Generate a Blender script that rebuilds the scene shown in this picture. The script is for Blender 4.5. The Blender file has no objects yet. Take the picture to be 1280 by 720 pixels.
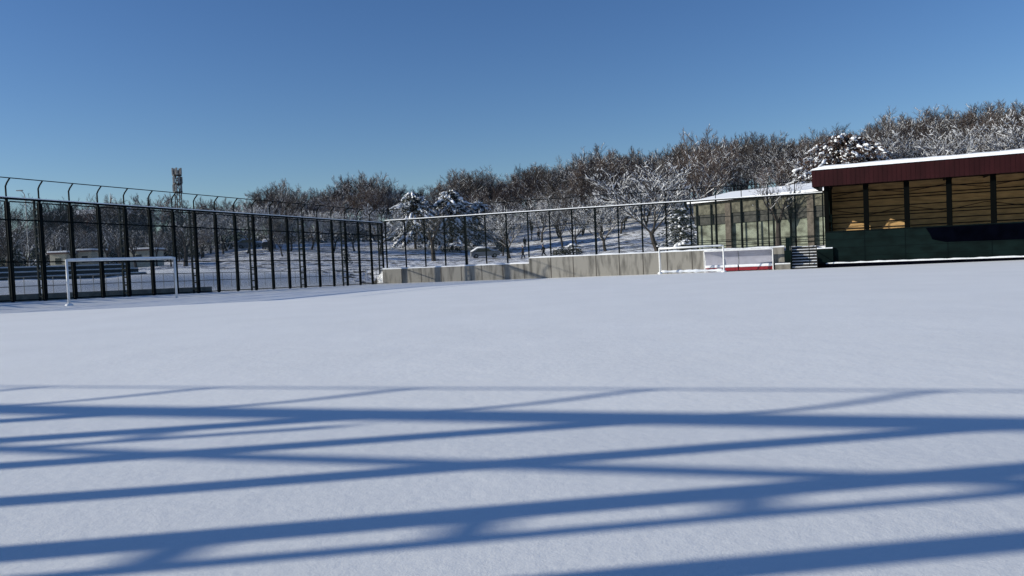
import bpy, math, random
from mathutils import Vector, noise as mnoise

R = math.radians
V = Vector
scene = bpy.context.scene
col = scene.collection

# ------------------------------------------------------------------ camera
FPX, PITCH, ROLL, CAMH = 1000.0, R(2.06), R(2.5), 1.45
CAM = V((0, 0, CAMH))
_F = V((0, math.cos(PITCH), -math.sin(PITCH)))
_U = V((0, math.sin(PITCH), math.cos(PITCH)))
_Rt = V((1, 0, 0))
UP = _U * math.cos(ROLL) + _Rt * math.sin(ROLL)
RT = _Rt * math.cos(ROLL) - _U * math.sin(ROLL)


def at(x, y, Y):
    """survey: the world point at distance Y that the photo shows at pixel x, y"""
    d = _F + RT * ((x - 640) / FPX) - UP * ((y - 360) / FPX)
    return CAM + d * (Y / d.y)


def ratio(x, y=330):
    p = at(x, y, 100)
    return p.x / 100


cam = bpy.data.objects.new('camera', bpy.data.cameras.new('camera'))
col.objects.link(cam)
from mathutils import Matrix
m = Matrix((RT, UP, -_F)).transposed().to_4x4()
m.translation = CAM
cam.matrix_world = m
cam.data.sensor_width = 36
cam.data.lens = 36 * FPX / 1280
cam.data.clip_start = 0.05
cam.data.clip_end = 5000
scene.camera = cam

# ------------------------------------------------------------------ light
SUN_EL = R(17.0)
SHA = R(7.0)                                    # shadows run this far away from the camera's right
sdir = V((math.cos(SHA) * math.cos(SUN_EL), math.sin(SHA) * math.cos(SUN_EL), -math.sin(SUN_EL)))
sl = bpy.data.lights.new('sun', 'SUN')
sl.energy = 5.0
sl.angle = R(0.55)
sl.color = (1.0, 0.955, 0.835)
so = bpy.data.objects.new('sun', sl)
so.rotation_euler = sdir.to_track_quat('-Z', 'Y').to_euler()
so.location = (-60, -20, 40)
col.objects.link(so)

w = bpy.data.worlds.new('World')
scene.world = w
w.use_nodes = True
nt = w.node_tree
bg = nt.nodes['Background']
sky = nt.nodes.new('ShaderNodeTexSky')
sky.sky_type = 'NISHITA'
sky.sun_disc = False
sky.sun_elevation = SUN_EL
sky.sun_rotation = math.atan2(-sdir.x, -sdir.y)
sky.altitude = 100
sky.air_density = 1.0
sky.dust_density = 0.2
sky.ozone_density = 4.0
hs = nt.nodes.new('ShaderNodeHueSaturation')
hs.inputs['Saturation'].default_value = 1.13
hs.inputs['Hue'].default_value = 0.511
nt.links.new(sky.outputs[0], hs.inputs['Color'])
nt.links.new(hs.outputs[0], bg.inputs[0])
bg.inputs[1].default_value = 0.104

scene.view_settings.view_transform = 'Standard'
scene.view_settings.look = 'None'
scene.view_settings.exposure = 0.10
scene.view_settings.gamma = 1
scene.render.engine = 'CYCLES'
scene.cycles.max_bounces = 6
scene.cycles.transparent_max_bounces = 24


# ------------------------------------------------------------------ materials
def mat(name, c, rough=0.7, spec=0.3, metal=0.0, var=None, vscale=3.0, stretch=(1, 1, 1), bump=0.0, bscale=20.0,
        c2=None, lo=0.35, hi=0.65, detail=5.0):
    mt = bpy.data.materials.new(name)
    mt.use_nodes = True
    n, l = mt.node_tree.nodes, mt.node_tree.links
    b = n['Principled BSDF']
    b.inputs['Base Color'].default_value = (*c, 1)
    b.inputs['Roughness'].default_value = rough
    b.inputs['Specular IOR Level'].default_value = spec
    b.inputs['Metallic'].default_value = metal
    if var is not None or c2 is not None or bump:
        tc = n.new('ShaderNodeTexCoord')
        mp = n.new('ShaderNodeMapping')
        mp.inputs['Scale'].default_value = stretch
        l.new(tc.outputs['Object'], mp.inputs[0])
    if var is not None or c2 is not None:
        nz = n.new('ShaderNodeTexNoise')
        nz.inputs['Scale'].default_value = vscale
        nz.inputs['Detail'].default_value = detail
        l.new(mp.outputs[0], nz.inputs['Vector'])
        rp = n.new('ShaderNodeValToRGB')
        rp.color_ramp.elements[0].position = lo
        rp.color_ramp.elements[1].position = hi
        a = c2 if c2 is not None else tuple(x * (1 - var) for x in c)
        z = c if c2 is not None else tuple(min(1, x * (1 + var)) for x in c)
        rp.color_ramp.elements[0].color = (*a, 1)
        rp.color_ramp.elements[1].color = (*z, 1)
        l.new(nz.outputs['Fac'], rp.inputs[0])
        l.new(rp.outputs[0], b.inputs['Base Color'])
    if bump:
        n2 = n.new('ShaderNodeTexNoise')
        n2.inputs['Scale'].default_value = bscale
        n2.inputs['Detail'].default_value = 4
        l.new(tc.outputs['Object'], n2.inputs['Vector'])
        bp = n.new('ShaderNodeBump')
        bp.inputs['Strength'].default_value = 1.0
        bp.inputs['Distance'].default_value = bump
        l.new(n2.outputs['Fac'], bp.inputs['Height'])
        l.new(bp.outputs[0], b.inputs['Normal'])
    return mt


def snow_ground_mat(name, base, layers, patches=None):
    """layers: (scale, bump distance); patches: dead grass showing through"""
    mt = bpy.data.materials.new(name)
    mt.use_nodes = True
    n, l = mt.node_tree.nodes, mt.node_tree.links
    b = n['Principled BSDF']
    b.inputs['Roughness'].default_value = 0.65
    b.inputs['Specular IOR Level'].default_value = 0.25
    tc = n.new('ShaderNodeTexCoord')
    prev = None
    for sc, dist in layers:
        nz = n.new('ShaderNodeTexNoise')
        nz.inputs['Scale'].default_value = sc
        nz.inputs['Detail'].default_value = 3
        l.new(tc.outputs['Object'], nz.inputs['Vector'])
        bp = n.new('ShaderNodeBump')
        bp.inputs['Distance'].default_value = dist
        l.new(nz.outputs['Fac'], bp.inputs['Height'])
        if prev:
            l.new(prev.outputs[0], bp.inputs['Normal'])
        prev = bp
    l.new(prev.outputs[0], b.inputs['Normal'])
    nz = n.new('ShaderNodeTexNoise')
    nz.inputs['Scale'].default_value = 0.35
    nz.inputs['Detail'].default_value = 6
    l.new(tc.outputs['Object'], nz.inputs['Vector'])
    rp = n.new('ShaderNodeValToRGB')
    rp.color_ramp.elements[0].position = 0.3
    rp.color_ramp.elements[1].position = 0.7
    rp.color_ramp.elements[0].color = (*[c * 0.95 for c in base], 1)
    rp.color_ramp.elements[1].color = (*base, 1)
    l.new(nz.outputs['Fac'], rp.inputs[0])
    out = rp.outputs[0]
    if patches:
        pc, psc, lo, hi = patches
        pz = n.new('ShaderNodeTexNoise')
        pz.inputs['Scale'].default_value = psc
        pz.inputs['Detail'].default_value = 8
        pz.inputs['Roughness'].default_value = 0.7
        l.new(tc.outputs['Object'], pz.inputs['Vector'])
        pr = n.new('ShaderNodeValToRGB')
        pr.color_ramp.elements[0].position = lo
        pr.color_ramp.elements[1].position = hi
        l.new(pz.outputs['Fac'], pr.inputs[0])
        mx = n.new('ShaderNodeMixRGB')
        mx.inputs[2].default_value = (*pc, 1)
        l.new(pr.outputs[0], mx.inputs[0])
        l.new(out, mx.inputs[1])
        out = mx.outputs[0]
    l.new(out, b.inputs['Base Color'])
    return mt


def mesh_mat(name, c, pitch, wire):
    """diamond wire netting: holes between crossing wires, in metres of the sheet"""
    mt = bpy.data.materials.new(name)
    mt.use_nodes = True
    n, l = mt.node_tree.nodes, mt.node_tree.links
    b = n['Principled BSDF']
    b.inputs['Base Color'].default_value = (*c, 1)
    b.inputs['Roughness'].default_value = 0.5
    tr = n.new('ShaderNodeBsdfTransparent')
    uv = n.new('ShaderNodeUVMap')
    sp = n.new('ShaderNodeSeparateXYZ')
    l.new(uv.outputs[0], sp.inputs[0])

    def mth(op, a, bb):
        k = n.new('ShaderNodeMath')
        k.operation = op
        for i, q in enumerate((a, bb)):
            if isinstance(q, float):
                k.inputs[i].default_value = q
            else:
                l.new(q, k.inputs[i])
        return k.outputs[0]
    s = mth('ADD', sp.outputs[0], sp.outputs[1])
    d = mth('SUBTRACT', sp.outputs[0], sp.outputs[1])
    masks = []
    for q in (s, d):
        f = mth('FRACT', mth('DIVIDE', q, pitch), 0.0)
        masks.append(mth('LESS_THAN', f, wire / pitch))
    mk = mth('MAXIMUM', masks[0], masks[1])
    mx = n.new('ShaderNodeMixShader')
    l.new(mk, mx.inputs[0])
    l.new(tr.outputs[0], mx.inputs[1])
    l.new(b.outputs[0], mx.inputs[2])
    l.new(mx.outputs[0], n['Material Output'].inputs[0])
    return mt


M = {}
M['field_snow'] = snow_ground_mat('field_snow', (0.925, 0.935, 0.925), [(0.6, 0.016), (3.0, 0.005), (12.0, 0.0022), (70.0, 0.0014)])
M['park_snow'] = snow_ground_mat('park_snow', (0.90, 0.91, 0.93), [(0.7, 0.35), (3.0, 0.10), (14, 0.03)],
                                 ((0.10, 0.09, 0.075), 0.9, 0.50, 0.57))
M['snow'] = mat('snow', (0.87, 0.89, 0.92), 0.7, 0.2, bump=0.02, bscale=8)
M['branch_snow'] = mat('branch_snow', (0.82, 0.84, 0.88), 0.8, 0.1)
M['green_steel'] = mat('green_steel', (0.0016, 0.0048, 0.0058), 0.7, 0.06, var=0.35, vscale=2)
M['white_paint'] = mat('white_paint', (0.78, 0.78, 0.77), 0.4, 0.4, var=0.08, vscale=6)
M['concrete'] = mat('concrete', (0.29, 0.275, 0.245), 0.9, 0.2, c2=(0.10, 0.095, 0.085), vscale=1.3, stretch=(2.2, 2.2, 0.45),
                    lo=0.28, hi=0.54, bump=0.01, bscale=18, detail=7)
M['concrete_joint'] = mat('concrete_joint', (0.09, 0.08, 0.07), 0.95, 0.1)
M['step_concrete'] = mat('step_concrete', (0.20, 0.19, 0.17), 0.9, 0.2, var=0.3, vscale=2)
M['riser'] = mat('riser', (0.045, 0.045, 0.045), 0.9, 0.1, var=0.3, vscale=3)
M['maroon'] = mat('maroon', (0.023, 0.0048, 0.0062), 0.6, 0.12, var=0.18, vscale=1.5, stretch=(1, 1, 0.3))
M['dark_green'] = mat('dark_green', (0.0036, 0.0095, 0.0095), 0.75, 0.06, var=0.35, vscale=0.8, stretch=(1, 1, 2))
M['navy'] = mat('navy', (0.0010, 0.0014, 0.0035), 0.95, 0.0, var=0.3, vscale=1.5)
M['ochre'] = mat('ochre', (0.50, 0.315, 0.14), 0.8, 0.2, var=0.2, vscale=1.2, stretch=(1, 1, 5))
M['dark_wood'] = mat('dark_wood', (0.03, 0.022, 0.018), 0.8, 0.2)
M['lavender'] = mat('lavender', (0.40, 0.40, 0.46), 0.35, 0.5, var=0.08, vscale=2)
M['red'] = mat('red', (0.24, 0.014, 0.022), 0.5, 0.4, var=0.2, vscale=4)
M['stone'] = mat('stone', (0.235, 0.26, 0.205), 0.9, 0.2, c2=(0.07, 0.072, 0.055), vscale=1.1, stretch=(1, 1, 1.6), lo=0.3, hi=0.6, detail=8)
M['eaves_stone'] = mat('eaves_stone', (0.15, 0.145, 0.11), 0.9, 0.2, c2=(0.06, 0.058, 0.045), vscale=2.5)
M['stone_pillar'] = mat('stone_pillar', (0.105, 0.09, 0.075), 0.9, 0.2, var=0.3, vscale=3)
M['dark_band'] = mat('dark_band', (0.05, 0.05, 0.045), 0.8, 0.2, var=0.3, vscale=3)
M['beige'] = mat('beige', (0.48, 0.45, 0.36), 0.8, 0.2, var=0.12, vscale=2)
M['brown_wall'] = mat('brown_wall', (0.11, 0.06, 0.05), 0.8, 0.2, var=0.2, vscale=0.4)
M['bark'] = mat('bark', (0.052, 0.044, 0.040), 0.95, 0.1, var=0.35, vscale=4, stretch=(1, 1, 0.3))
M['twig'] = mat('twig', (0.080, 0.072, 0.070), 0.9, 0.1, var=0.3, vscale=0.9)
M['twig_red'] = mat('twig_red', (0.086, 0.069, 0.064), 0.9, 0.1, var=0.3, vscale=0.9)
M['needle'] = mat('needle', (0.040, 0.046, 0.036), 0.8, 0.2, var=0.5, vscale=2)
M['russet_leaf'] = mat('russet_leaf', (0.075, 0.050, 0.042), 0.85, 0.1, var=0.45, vscale=2)
M['bush_leaf'] = mat('bush_leaf', (0.05, 0.05, 0.035), 0.85, 0.2, var=0.5, vscale=5)
M['car_grey'] = mat('car_grey', (0.16, 0.17, 0.19), 0.35, 0.5)
M['car_dark'] = mat('car_dark', (0.02, 0.022, 0.028), 0.35, 0.5)
M['glass'] = mat('glass', (0.02, 0.025, 0.03), 0.1, 0.6)
M['rubber'] = mat('rubber', (0.015, 0.015, 0.016), 0.9, 0.1)
M['galv'] = mat('galv', (0.22, 0.23, 0.24), 0.5, 0.4, var=0.2, vscale=4)
M['tower_grey'] = mat('tower_grey', (0.05, 0.048, 0.05), 0.6, 0.3)
M['skin'] = mat('skin', (0.5, 0.33, 0.25), 0.6, 0.3)
M['cloth_dark'] = mat('cloth_dark', (0.012, 0.012, 0.016), 0.9, 0.1)
M['cloth_blue'] = mat('cloth_blue', (0.02, 0.022, 0.035), 0.9, 0.1)
M['hair'] = mat('hair', (0.015, 0.011, 0.009), 0.8, 0.2)
M['post_black'] = mat('post_black', (0.0022, 0.0028, 0.0028), 0.8, 0.03)
M['netting'] = mesh_mat('netting', (0.02, 0.035, 0.03), 0.07, 0.0046)
M['dense_netting'] = mesh_mat('dense_netting', (0.02, 0.035, 0.03), 0.06, 0.0100)


# ------------------------------------------------------------------ mesh building
class MB:
    def __init__(self):
        self.v, self.f, self.mi, self.uv = [], [], [], None

    def add(self, vs, fs, mi=0):
        o = len(self.v)
        self.v += [tuple(p) for p in vs]
        self.f += [tuple(i + o for i in q) for q in fs]
        self.mi += [mi] * len(fs)

    def box(self, o, ax, ay, az, mi=0):
        """o corner, three edge vectors"""
        o, ax, ay, az = V(o), V(ax), V(ay), V(az)
        vs = [o, o + ax, o + ax + ay, o + ay, o + az, o + ax + az, o + ax + ay + az, o + ay + az]
        self.add(vs, [(0, 3, 2, 1), (4, 5, 6, 7), (0, 1, 5, 4), (1, 2, 6, 5), (2, 3, 7, 6), (3, 0, 4, 7)], mi)

    def beam(self, a, b, wd, ht, side=None, mi=0):
        """rectangular bar from a to b; wd across 'side', ht across the other"""
        a, b = V(a), V(b)
        d = (b - a).normalized()
        s = V(side) if side is not None else (d.cross(V((0, 0, 1))) if abs(d.z) < 0.95 else V((1, 0, 0)))
        s = (s - d * s.dot(d)).normalized()
        t = s.cross(d).normalized()
        self.box(a - s * wd / 2 - t * ht / 2, s * wd, b - a, t * ht, mi)

    def tube(self, pts, rs, n=6, mi=0, cap=True):
        pts = [V(p) for p in pts]
        if not isinstance(rs, (list, tuple)):
            rs = [rs] * len(pts)
        vs, fs = [], []
        prev = None
        for i, p in enumerate(pts):
            d = (pts[min(i + 1, len(pts) - 1)] - pts[max(i - 1, 0)])
            d = d.normalized() if d.length > 1e-9 else V((0, 0, 1))
            if prev is None:
                s = d.orthogonal().normalized()
            else:
                s = (prev - d * prev.dot(d))
                s = s.normalized() if s.length > 1e-6 else d.orthogonal().normalized()
            prev = s
            t = d.cross(s)
            for k in range(n):
                an = 2 * math.pi * k / n
                vs.append(p + (s * math.cos(an) + t * math.sin(an)) * rs[i])
        for i in range(len(pts) - 1):
            for k in range(n):
                a, b = i * n + k, i * n + (k + 1) % n
                fs.append((a, b, b + n, a + n))
        if cap:
            fs.append(tuple(range(n - 1, -1, -1)))
            fs.append(tuple((len(pts) - 1) * n + k for k in range(n)))
        self.add(vs, fs, mi)

    def spike(self, a, b, r, mi=0):
        a, b = V(a), V(b)
        d = (b - a).normalized()
        s = d.orthogonal().normalized()
        t = d.cross(s)
        vs = [a + s * r, a + (s * -0.5 + t * 0.866) * r, a + (s * -0.5 - t * 0.866) * r, b]
        self.add(vs, [(0, 1, 3), (1, 2, 3), (2, 0, 3)], mi)

    def prism(self, poly, off, mi=0):
        """closed polygon (3d points) pushed along off"""
        n = len(poly)
        off = V(off)
        vs = [V(p) for p in poly] + [V(p) + off for p in poly]
        fs = [tuple(range(n - 1, -1, -1)), tuple(range(n, 2 * n))]
        fs += [(i, (i + 1) % n, n + (i + 1) % n, n + i) for i in range(n)]
        self.add(vs, fs, mi)

    def lump(self, c, rx, ry, rz, rng, mi=0, flat=0.35, n=8, rows=4):
        """uneven mound"""
        c = V(c)
        vs = [c + V((0, 0, rz * rng.uniform(0.85, 1.1)))]
        fs = []
        for j in range(1, rows + 1):
            ph = math.pi * j / (rows + 1)
            for k in range(n):
                an = 2 * math.pi * (k + 0.5 * (j % 2)) / n
                q = rng.uniform(0.75, 1.2)
                z = math.cos(ph)
                z = z if z > 0 else z * flat
                vs.append(c + V((math.cos(an) * math.sin(ph) * rx * q, math.sin(an) * math.sin(ph) * ry * q, z * rz)))
        vs.append(c - V((0, 0, rz * flat)))
        for k in range(n):
            fs.append((0, 1 + k, 1 + (k + 1) % n))
            for j in range(rows - 1):
                a = 1 + j * n + k
                b = 1 + j * n + (k + 1) % n
                fs.append((a, a + n, b + n, b))
            e = 1 + (rows - 1) * n
            fs.append((e + k, len(vs) - 1, e + (k + 1) % n))
        self.add(vs, fs, mi)

    def build(self, name, mats, parent=None, smooth=False, bevel=0.0):
        base = parent['_base'] if parent is not None and '_base' in parent else (0, 0, 0)
        bx, by, bz = base
        me = bpy.data.meshes.new(name)
        me.from_pydata([(x - bx, y - by, z - bz) for x, y, z in self.v], [], self.f)
        if not isinstance(mats, (list, tuple)):
            mats = [mats]
        for q in mats:
            me.materials.append(q)
        if any(self.mi):
            me.polygons.foreach_set('material_index', self.mi)
        if self.uv:
            ul = me.uv_layers.new(name='UVMap')
            for i, q in enumerate(self.uv):
                ul.data[i].uv = q
        if smooth:
            me.polygons.foreach_set('use_smooth', [True] * len(me.polygons))
        me.update()
        ob = bpy.data.objects.new(name, me)
        col.objects.link(ob)
        if parent is not None:
            ob.parent = parent
            ob['_base'] = base
        if bevel:
            md = ob.modifiers.new('bevel', 'BEVEL')
            md.width = bevel
            md.segments = 3
        return ob


def tag(o, label=None, cat=None, group=None, kind=None):
    if label:
        o['label'] = label
    if cat:
        o['category'] = cat
    if group:
        o['group'] = group
    if kind:
        o['kind'] = kind
    return o


def thing(name, label, cat, loc=(0, 0, 0), group=None):
    o = bpy.data.objects.new(name, None)
    o.empty_display_size = 0.3
    o.location = loc
    o['_base'] = tuple(float(q) for q in loc)
    col.objects.link(o)
    return tag(o, label, cat, group)


def copy_tree(o, parent=None):
    c = o.copy()
    col.objects.link(c)
    c.parent = parent
    for ch in list(o.children):
        copy_tree(ch, c)
    return c


def sstep(a, b, x):
    t = max(0.0, min(1.0, (x - a) / (b - a)))
    return t * t * (3 - 2 * t)


def interp(x, xs, ys):
    if x <= xs[0]:
        return ys[0]
    for i in range(len(xs) - 1):
        if x <= xs[i + 1]:
            t = (x - xs[i]) / (xs[i + 1] - xs[i])
            return ys[i] + (ys[i + 1] - ys[i]) * t
    return ys[-1]


# ------------------------------------------------------------------ plan of the place
# left touch-line fence
LP = V((-26.8, 44.2, 0)); LD = V((0.442, 0.897, 0)).normalized(); LN = V((-LD.y, LD.x, 0))     # LN points out of the pitch
# back wall and fence
BC = V((-11.9, 74.0, 0)); BA = R(20); BD = V((math.cos(BA), -math.sin(BA), 0)); BN = V((math.sin(BA), math.cos(BA), 0))
W0 = BC.dot(BN)
U0 = BC.dot(BD)


def bpt(u, dw=0.0, z=0.0):
    p = BC + BD * u + BN * dw
    return V((p.x, p.y, z))


def zfield(x, y):
    z = -0.3 * sstep(45, 68, y)
    z += 0.010 * mnoise.noise(V((x * 0.2, y * 0.2, 3.1))) + 0.003 * mnoise.noise(V((x * 0.9, y * 0.9, 7.7)))
    return z


def fence_base(t):
    return 0.27 - 0.0180 * t


RK = [-1.2, -0.6, -0.45, -0.3, -0.15, 0, 0.15, 0.3, 0.45, 0.9]
ZA = [1.5, 1.5, 1.4, 1.0, 0.95, 0.95, 1.40, 1.40, 1.4, 1.4]
Y0K = [65, 65, 66, 78, 100, 120, 112, 97, 92, 80]
SLK = [0.022, 0.022, 0.03, 0.07, 0.09, 0.10, 0.11, 0.12, 0.13, 0.13]


def zpark(x, y):
    yy = max(y, 30)
    r = x / yy
    za, y0, s = interp(r, RK, ZA), interp(r, RK, Y0K), interp(r, RK, SLK)
    d = yy - y0
    sp = 8 * math.log1p(math.exp(min(d / 8, 30)))
    sp = sp if sp < 120 else 120 + 40 * math.tanh((sp - 120) / 40)
    z = za + 0.004 * min(max(yy - 70, 0), 100) + s * sp
    z += 0.2 * mnoise.noise(V((x * 0.12, y * 0.12, 1.3))) + 0.10 * mnoise.noise(V((x * 0.45, y * 0.45, 5.3)))
    return z


def ground(x, y):
    p = V((x, y, 0))
    dw = p.dot(BN) - W0
    u = p.dot(BD) - U0
    q = p - LP
    a, t = q.dot(LN), q.dot(LD)
    zf = zfield(x, y)
    if a <= 0:                                                  # pitch side of the left fence
        if dw > 0.15:
            return zpark(x, y)
        b = max(0.02, fence_base(t) - zf) * sstep(-2.2, -0.25, a) if -30 < t < 36 else 0
        return zf + b
    k = sstep(0.4, 9.0, a) if dw < 6 else max(sstep(0.4, 9.0, a), sstep(0, 8, dw))
    return fence_base(max(-40, min(t, 36))) * (1 - k) + zpark(x, y) * k


def axis(parts):
    out = []
    for a, b, st in parts:
        n = max(1, round((b - a) / st))
        out += [a + (b - a) * i / n for i in range(n)]
    out.append(parts[-1][1])
    return out


def sheet_ground(name, us, ws, material):
    mb = MB()
    vs, fs = [], []
    for wv in ws:
        for u in us:
            p = BC + BD * u + BN * wv
            vs.append((p.x, p.y, ground(p.x, p.y)))
    n = len(us)
    for j in range(len(ws) - 1):
        for i in range(n - 1):
            a = j * n + i
            fs.append((a, a + 1, a + 1 + n, a + n))
    mb.add(vs, fs)
    o = mb.build(name, material, smooth=True)
    o['kind'] = 'structure'
    return o


us_f = axis([(-160, -60, 6), (-60, -30, 1.5), (-30, 60, 0.75), (60, 160, 6)])
ws_f = axis([(-160, -80, 8), (-80, -66, 2), (-66, -40, 0.6), (-40, 0.14, 0.8)])
sheet_ground('snow_field', us_f, ws_f, M['field_snow'])
us_p = axis([(-900, -160, 60), (-160, -70, 6), (-70, 100, 1.25), (100, 200, 8), (200, 900, 60)])
ws_p = axis([(0.14, 0.16, 1), (0.16, 30, 1.0), (30, 180, 2.5), (180, 300, 12), (300, 1500, 100)])
sheet_ground('park_ground', us_p, ws_p, M['park_snow'])


# ------------------------------------------------------------------ fences
def fence(name, label, origin, d, inward, ts, zb, rail_h, mids, top_h, arm_in, lattice, post=0.2, leg_out=0.45,
          cap_h=0.06, rail=(0.18, 0.12), net='netting', arm_r=0.04, foot=None, panel=False):
    """ts: post positions along d; zb(t): foot height; rail etc. measured from zb"""
    d, inward = V(d), V(inward)
    o0 = V(origin)

    def P(t, h, i=0.0):
        q = o0 + d * t + inward * i
        return V((q.x, q.y, zb(t) + h))
    mid_t = ts[len(ts) // 2]
    base = P(mid_t, 0)
    g = thing(name, label, 'fence', tuple(base))
    f0 = foot if foot is not None else (lambda t: -0.15)
    for i, t in enumerate(ts):
        mb = MB()
        pw = post * (1.0 if i % 3 else 1.1)
        a, b = P(t, f0(t)), P(t, rail_h)
        mb.beam(a, b, pw, pw, d)
        mb.build('post', M['green_steel'], g)
        if panel and i < len(ts) - 1:
            t2, t3 = t + 0.125, ts[i + 1] - 0.125
            mb = MB()
            for q in (t2, t3):
                mb.beam(P(q, 0.05, 0.02), P(q, rail_h - 0.16, 0.02), 0.05, 0.05, d)
            for hh in (0.1, rail_h - 0.16):
                mb.beam(P(t2 + 0.035, hh, 0.02), P(t3 - 0.035, hh, 0.02), 0.06, 0.06, inward)
            mb.build('panel_frame', M['green_steel'], g)
        mb = MB()
        mb.tube([P(t, rail_h), P(t, top_h - 0.42), P(t, top_h - 0.25, arm_in * 0.3), P(t, top_h, arm_in)], arm_r, 6)
        mb.build('arm', M['green_steel'], g)
        if i in lattice:
            mb = MB()
            mb.beam(P(t, f0(t), -leg_out), P(t, rail_h, -leg_out), 0.1, 0.1, d)
            h = f0(t) + 0.4
            while h < rail_h - 0.1:
                mb.beam(P(t, h, -leg_out), P(t, h), 0.08, 0.10)
                h += 0.49
            mb.build('lattice_leg', M['green_steel'], g)
    t0, t1 = ts[0], ts[-1]

    def run(h, i, wd, ht, nm, mt, parent=g, round_=False):
        mb = MB()
        for a, b in zip(ts[:-1], ts[1:]):
            if round_:
                mb.tube([P(a, h, i), P(b, h, i)], wd / 2, 6)
            else:
                mb.beam(P(a, h, i), P(b, h, i), wd, ht, inward)
        return mb.build(nm, mt, parent)
    tr = run(rail_h, 0, rail[0] + 0.03, rail[1], 'top_rail', M['green_steel'])
    run(rail_h + rail[1] / 2 + cap_h / 2, 0, rail[0] + 0.01, cap_h, 'snow_cap', M['snow'], tr)
    run(top_h, arm_in, 0.055, 0, 'top_wire', M['green_steel'], g, True)
    for k, (h, th) in enumerate(mids):
        mr = run(h, 0, th, th, 'middle_rail', M['green_steel'])
    mb = MB()
    uv = []
    for a, b in zip(ts[:-1], ts[1:]):
        q = [P(a, f0(a) + 0.1, 0.03), P(b, f0(b) + 0.1, 0.03), P(b, rail_h, 0.03), P(a, rail_h, 0.03)]
        mb.add(q, [(0, 1, 2, 3)])
        uv += [(a, 0), (b, 0), (b, rail_h), (a, rail_h)]
    mb.uv = uv
    mb.build('wire_mesh', M[net], g)
    return g


LT = [-4.42 - 1.82 * 3 + 1.82 * i for i in range(25)]
LT = [t for t in LT if t < 34.8]
fence('mesh_fence', 'tall dark green mesh fence with curved top arms behind the wide white goal',
      LP, LD, -LN, LT, fence_base, 5.65, [(4.5, 0.07), (2.2, 0.07)], 6.72, 0.42, set(range(0, 30, 3)),
      post=0.12, panel=True, net='dense_netting', rail=(0.16, 0.09), cap_h=0.05, arm_r=0.045)
BT = [0.45 + 1.98 * i for i in range(20)]
BT = [t for t in BT if t < 38.2]
LOWTOP, HIGHTOP, STEP_U = 1.02, 1.47, 14.3
fence('mesh_fence', 'mesh fence with a snowy top rail standing on the concrete wall at the far end',
      bpt(0, 0.14), BD, -BN, BT, lambda t: -0.3, 5.75, [(4.4, 0.05), (2.55, 0.045)], 6.72, 0.42, {4, 10, 15},
      post=0.10, leg_out=0.3, cap_h=0.07, rail=(0.14, 0.09), arm_r=0.03,
      foot=lambda t: (LOWTOP if t < STEP_U else HIGHTOP) + 0.29)
# the fence at the photographer's back: its shadow lies across the near snow
NA = R(16.5)
ND = V((math.cos(NA), -math.sin(NA), 0)); NN = V((math.sin(NA), math.cos(NA), 0))
NT = [-9.8 + 2.73 * i for i in range(-10, 10)]
fence('mesh_fence', 'tall mesh fence whose long shadow lies across the near snow',
      NN * -0.5, ND, NN, NT, lambda t: 0.0, 5.72, [(4.48, 0.11), (2.2, 0.09)], 6.55, 0.5,
      {i for i in range(len(NT)) if (i - 9) % 3 == 0}, post=0.2, leg_out=0.45, cap_h=0.10, rail=(0.24, 0.14), arm_r=0.055)


# ------------------------------------------------------------------ concrete wall
def wall(label, u0, u1, top, name='retaining_wall'):
    g = thing(name, label, 'wall', tuple(bpt((u0 + u1) / 2, 0.15, -0.3)))
    mb = MB()
    mb.box(bpt(u0, 0, -0.9), BD * (u1 - u0), BN * 0.3, V((0, 0, top + 0.9)))
    mb.build('concrete', M['concrete'], g)
    mb = MB()
    u = u0 + 1.98
    while u < u1 - 0.3:
        mb.box(bpt(u - 0.035, -0.004, -0.85), BD * 0.07, BN * 0.02, V((0, 0, top + 0.845)))
        u += 1.98
    mb.build('joint', M['concrete_joint'], g)
    rng = random.Random(int(u0 * 7))
    mb = MB()
    us = axis([(u0, u1, 0.6)])
    hs = [0.05 + 0.07 * rng.random() for _ in us]
    for i in range(len(us) - 1):
        a, b = us[i], us[i + 1]
        p = [bpt(a, 0.02, top), bpt(b, 0.02, top), bpt(b, 0.29, top), bpt(a, 0.29, top)]
        q = [bpt(a, 0.06, top + hs[i]), bpt(b, 0.06, top + hs[i + 1]), bpt(b, 0.29, top + hs[i + 1] + 0.03), bpt(a, 0.29, top + hs[i] + 0.03)]
        mb.add(p + q, [(0, 1, 5, 4), (4, 5, 6, 7), (2, 3, 7, 6)])
    mb.build('snow_cap', M['snow'], g)
    return g


WALL_END = 35.2
wall('low weathered concrete wall section nearest the fence corner', 0.0, STEP_U, LOWTOP)
wall('taller stained concrete wall section behind the small goal and shelter', STEP_U + 0.005, WALL_END, HIGHTOP)


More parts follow.
